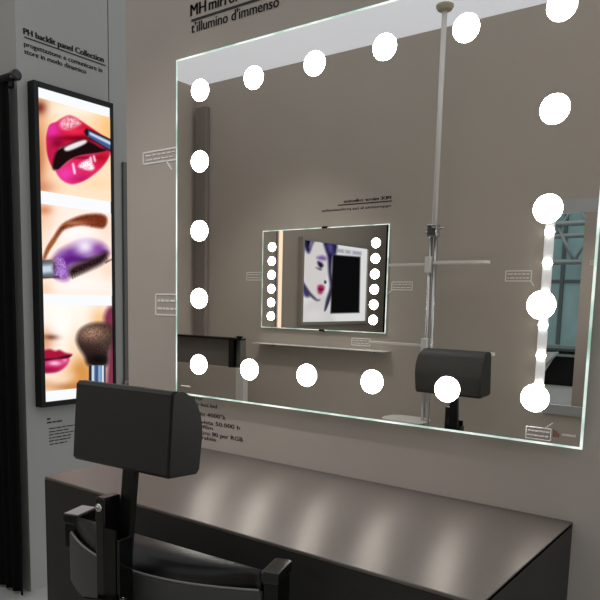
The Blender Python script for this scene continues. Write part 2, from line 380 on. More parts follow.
def paint_lips(X, Y):      # X, Y in units of the 5.4545x view from (20,70)
    P = Pic(X, Y, (255, 226, 196))
    P.blob(95, 430, 66, 240, (222, 140, 84), .9); P.blob(490, 330, 90, 140, (246, 190, 120), .9); P.blob(300, 215, 160, 35, (255, 243, 226), .8)
    P.blob(105, 205, 40, 40, (120, 40, 20), .95); P.blob(100, 640, 90, 40, (205, 130, 90), .8); P.blob(430, 620, 90, 40, (255, 214, 170), .8); P.blob(100, 500, 30, 120, (170, 90, 60), .5)
    up = [(143, 380), (150, 330), (165, 297), (200, 282), (228, 262), (265, 247), (300, 256), (335, 278), (385, 312), (440, 350), (495, 385), (495, 440), (430, 428), (360, 390), (300, 400), (245, 415), (210, 430), (192, 470), (185, 535), (165, 510), (148, 450)]
    P.poly(up, (212, 26, 62), 5)
    m = mask(X, Y, up, 4); P.mix(m*blob(X, Y, 175, 330, 45, 80), (226, 50, 160)); P.mix(m*blob(X, Y, 400, 345, 80, 30), (190, 16, 30)); P.mix(m*blob(X, Y, 160, 470, 30, 60), (190, 25, 80))
    P.mix(m*blob(X, Y, 330, 372, 150, 16), (120, 6, 26)); P.mix(m*blob(X, Y, 205, 400, 40, 30), (140, 8, 50)); P.mix(m*blob(X, Y, 300, 335, 60, 16), (236, 40, 80))
    P.poly([(178, 535), (186, 475), (205, 435), (250, 412), (320, 384), (380, 390), (440, 422), (492, 442), (430, 456), (330, 470), (275, 492), (240, 520), (215, 545), (196, 548)], (28, 12, 14), 8)
    P.poly([(243, 425), (295, 398), (352, 382), (362, 396), (320, 420), (258, 442)], (232, 226, 228), 6)
    lo = [(196, 548), (215, 540), (245, 514), (285, 485), (345, 464), (430, 452), (492, 440), (476, 490), (436, 542), (385, 582), (330, 612), (280, 622), (236, 604), (208, 575)]
    P.poly(lo, (222, 36, 92), 6)
    m = mask(X, Y, lo, 5); P.mix(m*blob(X, Y, 250, 570, 60, 50), (236, 62, 168)); P.mix(m*blob(X, Y, 450, 480, 50, 40), (190, 20, 40)); P.mix(m*blob(X, Y, 350, 595, 70, 22), (190, 30, 100)); P.mix(m*blob(X, Y, 330, 478, 120, 9), (150, 10, 50))
    sp = (P.noise > .45)
    P.mix(mask(X, Y, [(218, 300), (232, 268), (268, 252), (305, 262), (330, 288), (322, 300), (282, 318), (240, 322)], 14)*np.where(sp, .9, .25), (255, 235, 245))
    P.mix(mask(X, Y, [(318, 525), (345, 500), (380, 490), (405, 535), (385, 548), (345, 540)], 8)*np.where(P.noise > .25, 1, .3), (255, 250, 252))
    for pts in ([(284, 515), (294, 512), (304, 560), (294, 565)], [(378, 480), (390, 474), (394, 505), (384, 510)], [(398, 470), (406, 468), (414, 495), (406, 500)]): P.poly(pts, (250, 215, 235), 5)
    P.poly([(348, 336), (362, 318), (392, 332), (385, 362), (362, 358)], (20, 18, 24), 4, False)
    P.poly([(372, 326), (500, 384), (500, 440), (372, 366)], (64, 92, 140), 4, False)
    P.poly([(380, 338), (500, 396), (500, 412), (380, 352)], (205, 222, 238), 5, False); P.poly([(376, 324), (500, 380), (500, 388), (376, 331)], (16, 18, 26), 3, False); P.poly([(376, 366), (500, 440), (500, 448), (376, 374)], (40, 18, 24), 3, False)
    return P.c
def paint_eye(X, Y):       # 5x view from (20,180)
    P = Pic(X, Y, (255, 236, 224))
    P.blob(110, 190, 60, 110, (240, 196, 160), .8); P.blob(120, 150, 40, 25, (214, 140, 96), .9); P.blob(430, 260, 70, 60, (252, 218, 196), .8); P.blob(280, 270, 110, 35, (255, 248, 246), .9); P.blob(130, 540, 40, 40, (236, 190, 150), .7); P.blob(440, 450, 40, 60, (248, 214, 190), .7); P.blob(300, 520, 140, 40, (255, 246, 240), .9)
    br = [(116, 392), (134, 340), (168, 285), (208, 226), (266, 192), (330, 173), (398, 170), (430, 184), (434, 216), (415, 240), (370, 236), (310, 226), (252, 236), (212, 256), (172, 312), (142, 358), (124, 396)]
    P.poly(br, (126, 56, 28), 9); m = mask(X, Y, br, 6); P.mix(m*blob(X, Y, 150, 330, 50, 80), (176, 100, 50)); P.mix(m*np.where(P.noise > .55, .45, 0), (70, 24, 14)); P.mix(m*blob(X, Y, 270, 215, 70, 12), (176, 110, 80))
    P.poly([(165, 410), (195, 366), (256, 328), (330, 306), (400, 318), (436, 358), (400, 378), (335, 396), (272, 418), (248, 442), (236, 492), (200, 492), (175, 470)], (104, 38, 140), 24)
    P.blob(325, 332, 56, 46, (246, 236, 252), .95); P.blob(300, 398, 70, 14, (70, 20, 100), .8); P.blob(215, 370, 30, 22, (150, 100, 180), .6); P.blob(392, 345, 26, 22, (140, 70, 165), .7); P.blob(255, 395, 40, 22, (92, 30, 130), .8)
    la = [(244, 456), (268, 428), (330, 402), (390, 376), (424, 358), (440, 368), (430, 396), (402, 422), (352, 446), (292, 470), (256, 480)]
    P.poly(la, (30, 16, 20), 16)
    for k in range(16):
        t_ = k/15; xa, ya_ = 258+t_*165, 470-t_*92; P.poly([(xa-4, ya_-8), (xa+4, ya_-8), (xa+8+6*t_, ya_+24-4*t_), (xa+5+6*t_, ya_+25-4*t_)], (40, 22, 24), 4, False, .8)
    m = mask(X, Y, la, 8); P.mix(m*np.where(P.noise > .8, .35, 0), (120, 90, 90))
    P.poly([(425, 410), (456, 394), (458, 400), (428, 418)], (110, 70, 60), 4, False)
    bs = [(160, 408), (196, 378), (226, 412), (236, 476), (196, 492), (165, 480)]
    P.poly(bs, (112, 52, 160), 8); m = mask(X, Y, bs, 6); P.mix(m*np.where(P.noise > .5, .75, .1), (212, 176, 232)); P.mix(m*blob(X, Y, 165, 440, 14, 40), (70, 50, 60))
    P.poly([(100, 404), (162, 400), (170, 480), (104, 488)], (96, 108, 122), 4, False); P.poly([(100, 428), (160, 424), (164, 462), (104, 468)], (196, 208, 222), 10, False); P.poly([(100, 484), (196, 480), (200, 488), (104, 494)], (70, 44, 46), 4, False); P.poly([(100, 402), (160, 398), (160, 406), (100, 410)], (60, 64, 74), 4, False)
    P.blob(150, 400, 45, 12, (190, 130, 110), .4)
    return P.c
def paint_brush(X, Y):     # 5x view from (20,290)
    P = Pic(X, Y, (255, 246, 238))
    P.blob(330, 440, 110, 120, (226, 156, 78), 1.0, 1.3); P.blob(400, 150, 55, 70, (244, 190, 130), .9); P.blob(135, 250, 50, 60, (226, 170, 130), .8); P.blob(150, 236, 44, 14, (96, 44, 26), 1.0); P.blob(122, 270, 30, 60, (214, 150, 108), .7)
    P.blob(270, 260, 40, 110, (250, 214, 176), .7); P.blob(130, 470, 60, 40, (232, 180, 130), .7); P.blob(250, 484, 110, 26, (186, 120, 66), .9); P.blob(300, 400, 40, 60, (206, 136, 66), .7); P.blob(235, 425, 40, 20, (240, 200, 160), .6); P.blob(200, 440, 50, 30, (250, 220, 190), .7); P.blob(220, 170, 60, 80, (255, 250, 246), .8)
    P.poly([(455, 78), (428, 110), (420, 160), (445, 230), (440, 330), (435, 560), (520, 560), (520, 60)], (126, 52, 74), 14)
    P.poly([(124, 300), (150, 296), (176, 304), (198, 300), (228, 314), (260, 322), (238, 336), (180, 342), (110, 350), (110, 305)], (168, 20, 58), 7)
    lo = [(110, 350), (180, 344), (242, 336), (238, 370), (206, 400), (166, 414), (110, 410)]
    P.poly(lo, (196, 34, 92), 7); m = mask(X, Y, lo, 5); P.mix(m*blob(X, Y, 130, 400, 60, 16), (150, 20, 60)); P.mix(m*blob(X, Y, 175, 366, 34, 13), (250, 190, 220)); P.mix(m*blob(X, Y, 225, 350, 16, 14), (240, 130, 180))
    P.poly([(110, 345), (180, 338), (255, 324), (240, 340), (180, 347), (110, 356)], (70, 10, 26), 4)
    bl = [(282, 246), (296, 204), (338, 174), (398, 163), (446, 174), (468, 206), (462, 250), (444, 312), (430, 378), (346, 378), (322, 332), (292, 284)]
    P.poly(bl, (48, 34, 32), 12); m = mask(X, Y, bl, 12)
    P.mix(m*blob(X, Y, 360, 215, 85, 45)*np.where(P.noise > .35, .85, .35), (196, 152, 126)); P.mix(m*blob(X, Y, 420, 280, 40, 60)*np.where(P.noise > .7, .5, 0), (140, 110, 100)); P.mix(m*blob(X, Y, 390, 350, 60, 30), (16, 12, 14))
    P.poly([(345, 378), (426, 378), (426, 560), (345, 560)], (96, 122, 156), 3, False)
    for x0, x1, c in ((345, 356, (24, 28, 40)), (360, 370, (212, 226, 240)), (376, 390, (58, 82, 120)), (392, 404, (140, 170, 204)), (410, 420, (226, 236, 246)), (420, 428, (40, 48, 64))): P.poly([(x0, 378), (x1, 378), (x1, 560), (x0, 560)], c, 3, False)
    return P.c
def paint_portrait(X, Y):  # 4.615x view from (260,225)
    P = Pic(X, Y, (238, 240, 244)); W_ = (226, 222, 224)
    P.poly([(215, 80), (300, 70), (330, 150), (322, 215), (300, 262), (296, 300), (276, 345), (245, 338), (215, 300), (203, 240), (200, 150)], W_, 10)
    P.poly([(240, 345), (300, 320), (330, 400), (330, 460), (200, 460), (200, 380)], (222, 220, 224), 16); P.blob(250, 420, 50, 30, (236, 234, 238), .8)
    P.poly([(198, 60), (248, 66), (240, 95), (226, 130), (206, 108)], (52, 44, 96), 8); P.poly([(214, 66), (232, 68), (222, 118)], (20, 18, 40), 6); P.poly([(236, 68), (244, 70), (226, 108)], (150, 150, 190), 5)
    P.poly([(296, 74), (352, 84), (350, 136), (336, 142), (330, 210), (334, 270), (318, 335), (300, 392), (306, 345), (322, 286), (316, 220), (312, 150), (300, 110)], (34, 30, 66), 7)
    P.poly([(310, 88), (334, 92), (336, 130), (318, 122)], (84, 76, 150), 10); P.poly([(326, 300), (334, 300), (318, 360), (298, 396)], (40, 36, 60), 5)
    P.poly([(198, 262), (208, 280), (228, 318), (226, 332), (206, 328), (196, 300)], (66, 58, 120), 8); P.poly([(200, 268), (228, 306), (262, 342), (276, 344), (264, 350), (238, 334), (204, 292)], (60, 56, 76), 6)
    P.poly([(262, 150), (286, 142), (304, 150), (302, 162), (278, 160)], (120, 96, 170), 8); P.poly([(266, 168), (284, 174), (292, 188), (280, 198), (268, 184)], (30, 24, 50), 6); P.poly([(258, 196), (284, 204), (276, 208)], (70, 60, 100), 5)
    P.poly([(298, 256), (306, 260), (304, 270), (296, 268)], (60, 40, 60), 4)
    P.poly([(266, 284), (280, 276), (296, 284), (294, 300), (282, 318), (268, 312)], (168, 46, 92), 7); P.poly([(268, 294), (294, 296), (282, 302)], (90, 16, 40), 4)
    P.poly([(336, 137), (463, 147), (458, 405), (325, 408)], (14, 14, 16), 4, False)
    for a_, b_ in ((354, 388), (394, 418), (426, 468)):
        P.poly([(a_, 109+(a_-354)*.13), (b_, 109+(b_-354)*.13), (b_, 126+(b_-354)*.13), (a_, 126+(a_-354)*.13)], (150, 152, 170), 5, False, .75*1)
    return P.c

# ================================================================== TALL LIGHT BOX
lbx = .045
def onL(x, y): return hit(x, y, 0, XL+lbx)
oy0, oy1 = onL(33.5, 82)[1], onL(113.5, 103)[1]; oz1 = onL(113.5, 103.5)[2]; oz0 = onL(41, 408)[2]
fw = .022
lb = thing('light_box', 'tall black framed light box showing three make-up close-ups', 'light box', (XL, (oy0+oy1)/2, oz0))
x_b, x_f = XL+.0005, XL+lbx
for lo, hi in (((x_b, oy0, oz0), (x_f, oy0+fw, oz1)), ((x_b, oy1-fw*.7, oz0), (x_f, oy1, oz1)), ((x_b, oy0+fw, oz0), (x_f, oy1-fw*.7, oz0+fw)), ((x_b, oy0+fw, oz1-fw), (x_f, oy1-fw*.7, oz1))):
    new('frame_bar', B(lo, hi, .0015, 1), M_BLACK, lb)
iy0, iy1, iz0, iz1 = oy0+fw, oy1-fw*.7, oz0+fw, oz1-fw
wd = new('white_diffuser', B((x_b, iy0, iz0), (x_f-.008, iy1, iz1)), emitter('lit_white_film', (250, 252, 255), 1.0), lb)
def picture(name, fn, sc, ox, oy, zt, zb, label):
    nu, nv = 130, max(40, int(130*(zt-zb)/(iy1-iy0)))
    ys = np.linspace(iy0, iy1, nu); zs = np.linspace(zb, zt, nv); G = np.zeros((nu, nv, 3)); G[..., 0] = x_f-.006; G[..., 1] = ys[:, None]; G[..., 2] = zs[None, :]
    v = G-CAM; k = v@_f; Xp = CX+F_PX*(v@_r)/k; Yp = CY-F_PX*(v@_u)/k
    o = film(name, G, fn((Xp-ox)*sc, (Yp-oy)*sc), wd, 1.06); o['label'] = label
z_of = lambda x, y: hit(x, y, 0, x_f-.006)[2]
picture('printed_picture', paint_lips, 600/110, 20, 70, z_of(37, 97), z_of(40, 190.5), 'close-up of glossy red lips with a lip brush')
picture('printed_picture', paint_eye, 5, 20, 180, z_of(41, 203.5), z_of(44, 294), 'closed eye with violet eyeshadow and a brush')
picture('printed_picture', paint_brush, 5, 20, 290, z_of(112, 305.5), z_of(46, 391.5), 'cheek and pink lips with a large powder brush')

# ================================================================== CURTAIN beside the partition
def curtain(name, x0, x1, y, z0, z1, label, amp=.011, wave=.06):
    nx, nz = int((x1-x0)/.008), 24; bm = bmesh.new(); rows = []
    for side in (0, 1):
        g = []
        for i in range(nx+1):
            x = x0+(x1-x0)*i/nx; col = []
            for k in range(nz+1):
                t = k/nz; f_ = amp*(.6+.4*(1-t))*math.sin(2*math.pi*x/wave+.7*math.sin(5*x+2*t))
                col.append(bm.verts.new((x+.006*math.sin(3*t+x*30), y+f_+side*.004, z0+(z1-z0)*t)))
            g.append(col)
        rows.append(g)
    for g in rows:
        for i in range(nx):
            for k in range(nz): bm.faces.new((g[i][k], g[i+1][k], g[i+1][k+1], g[i][k+1]))
    for k in range(nz):
        for i in (0, nx): bm.faces.new((rows[0][i][k], rows[0][i][k+1], rows[1][i][k+1], rows[1][i][k]))
    t = thing(name, label, 'curtain', ((x0+x1)/2, y, 0))
    new('drape', bm, mat('black_drape', (7, 7, 7), .85, spec=.15), t, True)
    return t
cy_ = .012
zr = hit(8, 79, 1, cy_)[2]
cx1 = hit(16, 300, 1, cy_)[0]
cu = curtain('black_curtain', XL-.9, cx1-.004, cy_, .012, zr, 'black floor-length curtain hanging on a rod beside the grey partition')
rx = hit(17, 79, 1, cy_)[0]
bm = tube(bmesh.new(), [(XL-.95, cy_, zr+.005), (rx-.02, cy_, zr+.005)], .016); rod = new('curtain_rod', bm, M_BLACK, cu, True)
bm = bmesh.new(); tube(bm, [(rx-.024, cy_, zr+.005), (rx-.02, cy_, zr+.005), (rx, cy_, zr+.005), (rx+.004, cy_, zr+.005)], [.014, .021, .021, .014], 20); new('rod_finial', bm, M_GLOSS, rod)
new('rod_bracket', B((XL-.05, cy_+.016, zr-.012), (XL-.02, yA, zr+.02)), M_BLACK, cu)

# ================================================================== DESK
dx0, dx1, dy0, dy1, dz = -.068, 1.128, -.51, .0295, .80
M_TOP = mat('brushed_dark_laminate', (116, 108, 103), .36, metal=.45, spec=.6, var=.10, vscale=10, stretch=(3, 60, 3), bump=.05, bscale=30)
M_DESK = mat('dark_grey_laminate', (50, 49, 46), .5, spec=.25, var=.05, vscale=8)
dk = thing('make_up_desk', 'long dark grey make-up desk with brushed metallic top under the mirror', 'desk', ((dx0+dx1)/2, (dy0+dy1)/2, 0))
dt = new('desk_top', B((dx0, dy0, dz-.008), (dx1, dy1, dz), .0015, 1), M_TOP, dk)
uvl = dt.data.uv_layers.new(name='grain')
for lp in dt.data.loops:
    co = dt.data.vertices[lp.vertex_index].co; uvl.data[lp.index].uv = (co.x, co.y)
nt = M_TOP.node_tree; tn = nt.nodes.new('ShaderNodeTangent'); tn.direction_type = 'UV_MAP'; tn.uv_map = 'grain'
pb = nt.nodes['Principled BSDF']; nt.links.new(tn.outputs[0], pb.inputs['Tangent']); pb.inputs['Anisotropic'].default_value = .75; pb.inputs['Anisotropic Rotation'].default_value = ANISO_ROT
new('top_core', B((dx0, dy0, dz-.045), (dx1, dy1, dz-.0081)), M_DESK, dk)
new('back_panel', B((.1901, dy1-.1, .0), (.8699, dy1-.08, dz-.0451)), M_DESK, dk)
for x0_, x1_ in ((dx0, .19), (.87, dx1)):
    new('pedestal', B((x0_, dy0+.018, 0), (x1_, dy1, dz-.0451)), M_DESK, dk)
    new('pedestal_front', B((x0_, dy0, 0.0), (x1_, dy0+.0179, dz-.0451)), M_DESK, dk)
new('drawer_front', B((.1901, dy0, .60), (.8699, dy0+.018, dz-.0451)), M_DESK, dk)
new('drawer_box', B((.1901, dy0+.0181, .615), (.8699, dy1-.101, dz-.0451)), M_DESK, dk)

# ================================================================== CHAIR (local: back toward -y, seat toward +y)
ch = thing('make_up_chair', 'black padded make-up chair with adjustable headrest, back toward the viewer', 'chair', (.527, -.70, 0), rotz=.058)
M_LEA = mat('black_leather', (9, 9, 9), .34, spec=.4, bump=.12, bscale=260)
M_LEA2 = mat('charcoal_headrest_vinyl', (40, 40, 38), .5, spec=.35, bump=.06, bscale=320)
M_SHELL = mat('dark_grey_shell', (66, 66, 64), .5)
# headrest: flat rear, rounded front top
hw, hd, hh = .124, .084, .150; hc = Vector((.007, -.012, 1.040)); tilt = -.078
prof = [(-hd/2+.006, -hh/2), (hd/2-.006, -hh/2), (hd/2, -hh/2+.008)]
prof += [(hd/2-.062+.062*math.cos(a), hh/2-.085+.085*math.sin(a)) for a in np.linspace(.05, math.pi/2, 11)]
prof += [(-hd/2+.006, hh/2), (-hd/2, hh/2-.006), (-hd/2, -hh/2+.006)]
def hx(p, a):
    y, z = p; return hc+Vector((a, y*math.cos(tilt)-z*math.sin(tilt), y*math.sin(tilt)+z*math.cos(tilt)))
bm = prism(bmesh.new(), prof, hx, -hw, hw)
bmesh.ops.bevel(bm, geom=[e for e in bm.edges if len(e.link_faces) == 2 and any(len(f.verts) > 6 for f in e.link_faces)], offset=.004, segments=2, affect='EDGES')
new('headrest', bm, M_LEA2, ch)
# flat bar and bracket
yb = -.068
bm = bmesh.new(); prism(bm, [(-.018, -.007), (.018, -.007), (.018, .007), (-.018, .007)], lambda p, a: Vector((.010+p[0]*.78, -.026+p[1]-(.99-a)*.11, a)), .60, .995)
new('headrest_bar', bm, M_BLACK, ch)
bm = bmesh.new(); box(bm, (-.028, -.082, .55), (-.0045, -.040, .915), .003)
br = new('bar_bracket', bm, M_GLOSS, ch)
new('bracket_cheek', B((.0245, -.080, .55), (.0305, -.045, .845), .002), M_GLOSS, ch)
new('bracket_web', B((-.0044, -.082, .55), (.0244, -.078, .862)), M_BLACK, ch)
bm = dome(bmesh.new(), (-.0165, -.082, .897), (0, -1, 0), .0085, .006, 18, 4); bb = new('bolt', bm, M_STEEL, br, True)
bm = dome(bmesh.new(), (-.0165, -.082, .715), (0, -1, 0), .0075, .005, 18, 4); new('bolt', bm, M_STEEL, br, True)
bm = tube(bmesh.new(), [(-.052, -.090, .715), (.045, -.092, .735), (.058, -.094, .742)], [.006, .006, .009], 12); new('clamp_handle', bm, M_GLOSS, br, True)
# backrest cushion: straight front, curved rear
def arc(x, half=.262, depth=.078): return .045-depth*(1-(x/half)**2)
half = .252; nx = 24; bm = bmesh.new()
zs_prof = [(0, 0), (.15, .0), (.5, 0)]
rings = []
for i in range(nx+1):
    x = -half+2*half*i/nx; yr = arc(x)+.012; yf = .088; zt, zb = .800, .655
    sag = .006*(1-(x/half)**2)
    pr = [(yf, zb+.02), (yf+.012, (zt+zb)/2), (yf+.004, zt-.035), (yf-.014, zt-.010-sag*0), (yf-.035, zt-sag*0), (yr+.35*(yf-.035-yr), zt-.012), (yr+.006, zt-.03), (yr, zt-.045), (yr, zb+.01), (yr+.02, zb), (yf-.02, zb)]
    rings.append([bm.verts.new((x, y, z)) for y, z in pr])
for A, C in zip(rings, rings[1:]):
    for k in range(len(A)): bm.faces.new((A[k], A[(k+1) % len(A)], C[(k+1) % len(A)], C[k]))
bm.faces.new(rings[0][::-1]); bm.faces.new(rings[-1])
new('backrest_cushion', bm, M_LEA, ch, True)
# bent shell behind the cushion
bm = bmesh.new(); rings = []
for i in range(nx+1):
    x = -half-.004+2*(half+.004)*i/nx; y = arc(x)
    rings.append([bm.verts.new((x, y+dy_, z)) for dy_, z in ((.010, .66), (.010, .765), (0, .765), (0, .66))])
for A, C in zip(rings, rings[1:]):
    for k in range(4): bm.faces.new((A[k], A[(k+1) % 4], C[(k+1) % 4], C[k]))
bm.faces.new(rings[0][::-1]); bm.faces.new(rings[-1]); shell = new('backrest_shell', bm, M_SHELL, ch)
# thin bright piping along the shell rim
bm = tube(bmesh.new(), [(-half+2*half*i/nx, arc(-half+2*half*i/nx)+.004, .767) for i in range(nx+1)], .0025, 8); new('shell_rim', bm, mat('grey_rim', (120, 120, 120), .3), shell, True)
M_CAP = mat('polished_black_cap', (12, 12, 12), .12, spec=.6, coat=.3)
# uprights with square caps, arms, seat, legs
for s in (-1, 1):
    def turned(bm, cx_, cy_2, ang):
        bmesh.ops.rotate(bm, verts=bm.verts, cent=(cx_, cy_2, 0), matrix=Matrix.Rotation(ang, 3, 'Z')); return bm
    rl = new('rear_leg', B((s*.222-.016, .050, 0), (s*.222+.016, .105, .655), .003), M_GLOSS, ch)
    cx_ = s*.262-(.008 if s < 0 else 0); wd_ = .022 if s < 0 else .017
    up = new('upright', turned(B((cx_-wd_+.002, .052, .725), (cx_+wd_-.002, .114, .780), .003), cx_, .083, .24), M_GLOSS, ch)
    new('upright_cap', turned(B((cx_-wd_, .047, .7801), (cx_+wd_, .119, .803), .004), cx_, .083, .24), M_CAP, up)
    new('bracket_plate', B((s*.2525, .046, .66), (s*.257, .100, .765), .001, 1), M_BLACK, ch)
    bm = bmesh.new(); box(bm, (s*.222-.015, .36, 0), (s*.222+.015, .40, .4249), .003); new('front_leg', bm, M_GLOSS, ch)
    new('side_rail', B((s*.222-.012, .1055, .20), (s*.222+.012, .3595, .23), .003), M_GLOSS, ch)
new('seat', B((-.23, .107, .46), (.23, .42, .535), .02, 3), M_LEA, ch)
new('seat_frame', B((-.2055, .06, .425), (.2055, .41, .4599), .003), M_GLOSS, ch)
new('footrest', B((-.2069, .365, .16), (.2069, .395, .185), .004), M_STEEL, ch)

# ================================================================== THINGS ON THE FACING WALL, seen in the large mirror
# --- medium mirror with two columns of lamps
c = [on_b(262, 229, -D), on_b(262, 327, -D), on_b(388, 226, -D), on_b(386.5, 334, -D)]
cx0 = (c[0][0]+c[1][0])/2; cx1_ = (c[2][0]+c[3][0])/2; cz1 = (c[0][2]+c[2][2])/2; cz0 = (c[1][2]+c[3][2])/2
cm = thing('lit_wall_mirror', 'medium wall mirror with a column of lamps on each side, seen in the large mirror', 'mirror', ((cx0+cx1_)/2, -D, cz0))
new('glass', B((cx0+.006, -D-.004, cz0+.006), (cx1_-.006, -D-.0002, cz1-.006)), M_MIRROR, cm)
bm = bmesh.new()
for lo, hi in (((cx0, -D-.006, cz0), (cx0+.006, -D, cz1)), ((cx1_-.006, -D-.006, cz0), (cx1_, -D, cz1)), ((cx0+.006, -D-.006, cz0), (cx1_-.006, -D, cz0+.006)), ((cx0+.006, -D-.006, cz1-.006), (cx1_-.006, -D, cz1))): box(bm, lo, hi)
new('glass_edge', bm, M_EDGE, cm)
new('backing', B((cx0+.03, WB+.0004, cz0+.03), (cx1_-.03, -D-.0061, cz1-.03)), M_BLACK, cm)
for zc_ in (cz0, cz1): new('clip', B(((cx0+cx1_)/2+.0, -D-.012, zc_-.008), ((cx0+cx1_)/2+.05, -D+.006, zc_+.008), .002, 1), M_BLACK, cm)
xl, xr = on_b(271.5, 280, -D)[0], on_b(374.5, 282, -D)[0]
zt, zb = on_b(374.5, 243, -D)[2], on_b(374.5, 320, -D)[2]
for k in range(6):
    for x in (xl, xr): bulb_at(cm, (x, -D, zt+(zb-zt)*k/5), (0, 1, 0), .036, M_BULB_S)
# --- glass shelf under it
a = on_b(261, 342.5, WB); b = on_b(383, 351.5, WB+.12)
gs = thing('glass_shelf', 'thin glass shelf on the facing wall under the medium mirror', 'shelf', ((a[0]+b[0])/2, WB, b[2]))
new('shelf_plate', B((a[0], WB+.0005, b[2]-.008), (b[0], WB+.12, b[2]), .002, 1), mat('frosted_glass', (238, 240, 236), .2, trans=.15, spec=.5), gs)
for x in (a[0]+.15, b[0]-.15): new('shelf_clip', B((x-.012, WB+.0005, b[2]-.026), (x+.012, WB+.03, b[2]-.0085), .002, 1), M_STEEL, gs)
# --- lettering above it (mirror-reversed in the picture, so it reads normally on the wall)
refB = lambda x, y: on_b(x, y, WB)
text_block('wall_lettering', 'black lettering on the facing wall above the medium mirror, reversed in the reflection', [
    ('MDE mirror collection', 391, 199, 344, 203, 3.4, .08), ('_', 392, 201.5, 338, 205.6, 1.1, 0), ('rappresenta la tua professionalita', 391, 206.8, 322, 212, 2.8, .04)], AX_B, 1, WB, refB)
# --- callouts on the facing wall
def callout_b(px0, py0, px1, py1, label, tail=None):
    a = on_b(px1, py1, WB); b = on_b(px0, py0, WB)
    callout(a, AX_B, abs(b[0]-a[0]), abs(b[2]-a[2]), label, tail, 2, .006)
callout_b(247, 272.5, 262, 280, 'white callout note on the facing wall at the left edge of the medium mirror')
callout_b(392, 282, 412, 290, 'white callout note on the facing wall between the medium mirror and the pole', tail=((.16, 0), (.2, -.03)))
callout_b(352, 338, 370, 346, 'white callout note on the facing wall just above the glass shelf')
callout_b(506, 271, 531, 281, 'white callout note on the facing wall left of the aluminium framed mirror', tail=((.0, 0), (-.02, -.03)))

# --- aluminium framed mirror with lamps in its left bar
e0 = on_b(546.5, 201, -D); e1 = on_b(536, 409, -D); e2 = on_b(596, 199.5, -D)
ex0 = (e0[0]+e1[0])/2-.01; ex1 = ex0+.62; ez1 = e0[2]; ez0 = on_b(560, 415, -D)[2]
tz = ez1-on_b(565, 213.5, -D)[2]; bz = on_b(560, 405, -D)[2]-ez0
lw_ = on_b(550, 280, -D)[0]-on_b(540.5, 280, -D)[0]
em = thing('framed_wall_mirror', 'mirror in a broad brushed aluminium frame, at the right of the reflection', 'mirror', ((ex0+ex1)/2, -D, ez0))
new('glass', B((ex0+lw_, -D-.012, ez0+bz), (ex1-.02, -D-.006, ez1-tz)), M_MIRROR, em)
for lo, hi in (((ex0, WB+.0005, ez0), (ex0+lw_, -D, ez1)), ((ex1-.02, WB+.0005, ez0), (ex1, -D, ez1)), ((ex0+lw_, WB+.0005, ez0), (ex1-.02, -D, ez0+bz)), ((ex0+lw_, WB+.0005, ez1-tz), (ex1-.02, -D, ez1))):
    new('frame_bar', B(lo, hi, .002, 1), mat('lamp_bloom_bar', (205, 205, 205), .4, emit=.5) if hi[0] == ex0+lw_ else M_ALU, em)  # left bar: bloom of its lamps put in as emission on the frame
z_a, z_b = on_b(543, 232, -D)[2], on_b(535, 385, -D)[2]
for k in range(6): bulb_at(em, (ex0+lw_/2, -D, z_a+(z_b-z_a)*k/5), (0, 1, 0), .030, M_BULB_S)

# --- floor to ceiling display pole with arms and trays
pt = hit(445, 5, 2, ZC); px_, py_ = pt[0], -pt[1]
pole = thing('display_pole', 'slim white tension pole with clamped arms and trays in front of the facing wall', 'pole', (px_, py_, 0))
M_POLE = mat('white_lacquered_tube', (236, 232, 226), .35)
zP = lambda y, x=434: on_b(x, y, py_)[2]
bm = tube(bmesh.new(), [(px_, py_, zP(225)), (px_, py_, ZC-.03)], .017); new('upper_tube', bm, M_POLE, pole, True)
bm = tube(bmesh.new(), [(px_, py_, ZC-.035), (px_, py_, ZC-.03), (px_, py_, ZC-.012), (px_, py_, ZC-.0005)], [.02, .045, .055, .055], 24); new('ceiling_cap', bm, mat('cream_plastic', (186, 178, 150), .5), pole)
for s in (-1, 1):
    bm = tube(bmesh.new(), [(px_+s*.017, py_, .02), (px_+s*.017, py_, zP(232))], .0125); new('lower_tube', bm, M_STEEL, pole, True)
new('base_foot', tube(bmesh.new(), [(px_, py_, 0), (px_, py_, .02), (px_, py_, .03)], [.14, .14, .04], 28), M_STEEL, pole)
bm = bmesh.new(); zc = zP(229)
box(bm, (px_-.04, py_-.03, zc-.05), (px_+.03, py_+.03, zc+.03), .006); tube(bm, [(px_+.03, py_, zc), (px_+.075, py_, zc+.005)], .008, 10); tube(bm, [(px_-.04, py_, zc-.02), (px_-.06, py_, zc-.02)], .012, 10); tube(bm, [(px_, py_+.03, zc+.01), (px_, py_+.055, zc+.01)], .01, 10)
new('joint_clamp', bm, M_STEEL, pole)
def lvl(y, x): return on_b(x, y, py_)[2]
M_BLADE = mat('white_acrylic', (240, 237, 230), .35)
def blade(x0, x1, z, w, name, th=.008):
    n = 20; prof = []
    for i in range(n+1):
        t = i/n; prof.append((x0+(x1-x0)*t, w*math.sqrt(max(0, 1-(2*t-1)**4))*.5+.004))
    prof = prof+[(x, -y) for x, y in prof[::-1]]
    bm = prism(bmesh.new(), prof, lambda p, a: Vector((p[0], py_+p[1], a)), z-th, z); return new(name, bm, M_BLADE, pole)
for (ya, xa0, yr_, xr1, kind) in ((264.5, 389, 261.5, 490, 1), (345.5, 369, 349.5, 495, 1)):
    z = lvl(ya, 425); xA = on_b(xa0, ya, py_)[0]; xB = on_b(xr1, yr_, py_)[0]; zR = lvl(yr_, 440)
    new('clamp_block', B((px_-.045, py_-.028, z-.055), (px_-.0, py_+.028, z+.05), .006), M_POLE, pole)
    new('arm', B((xA, py_-.010, z-.009), (px_-.0455, py_+.010, z+.009), .003), M_POLE, pole)
    blade(px_+.005, xB, zR, .13, 'tray_blade', .018)
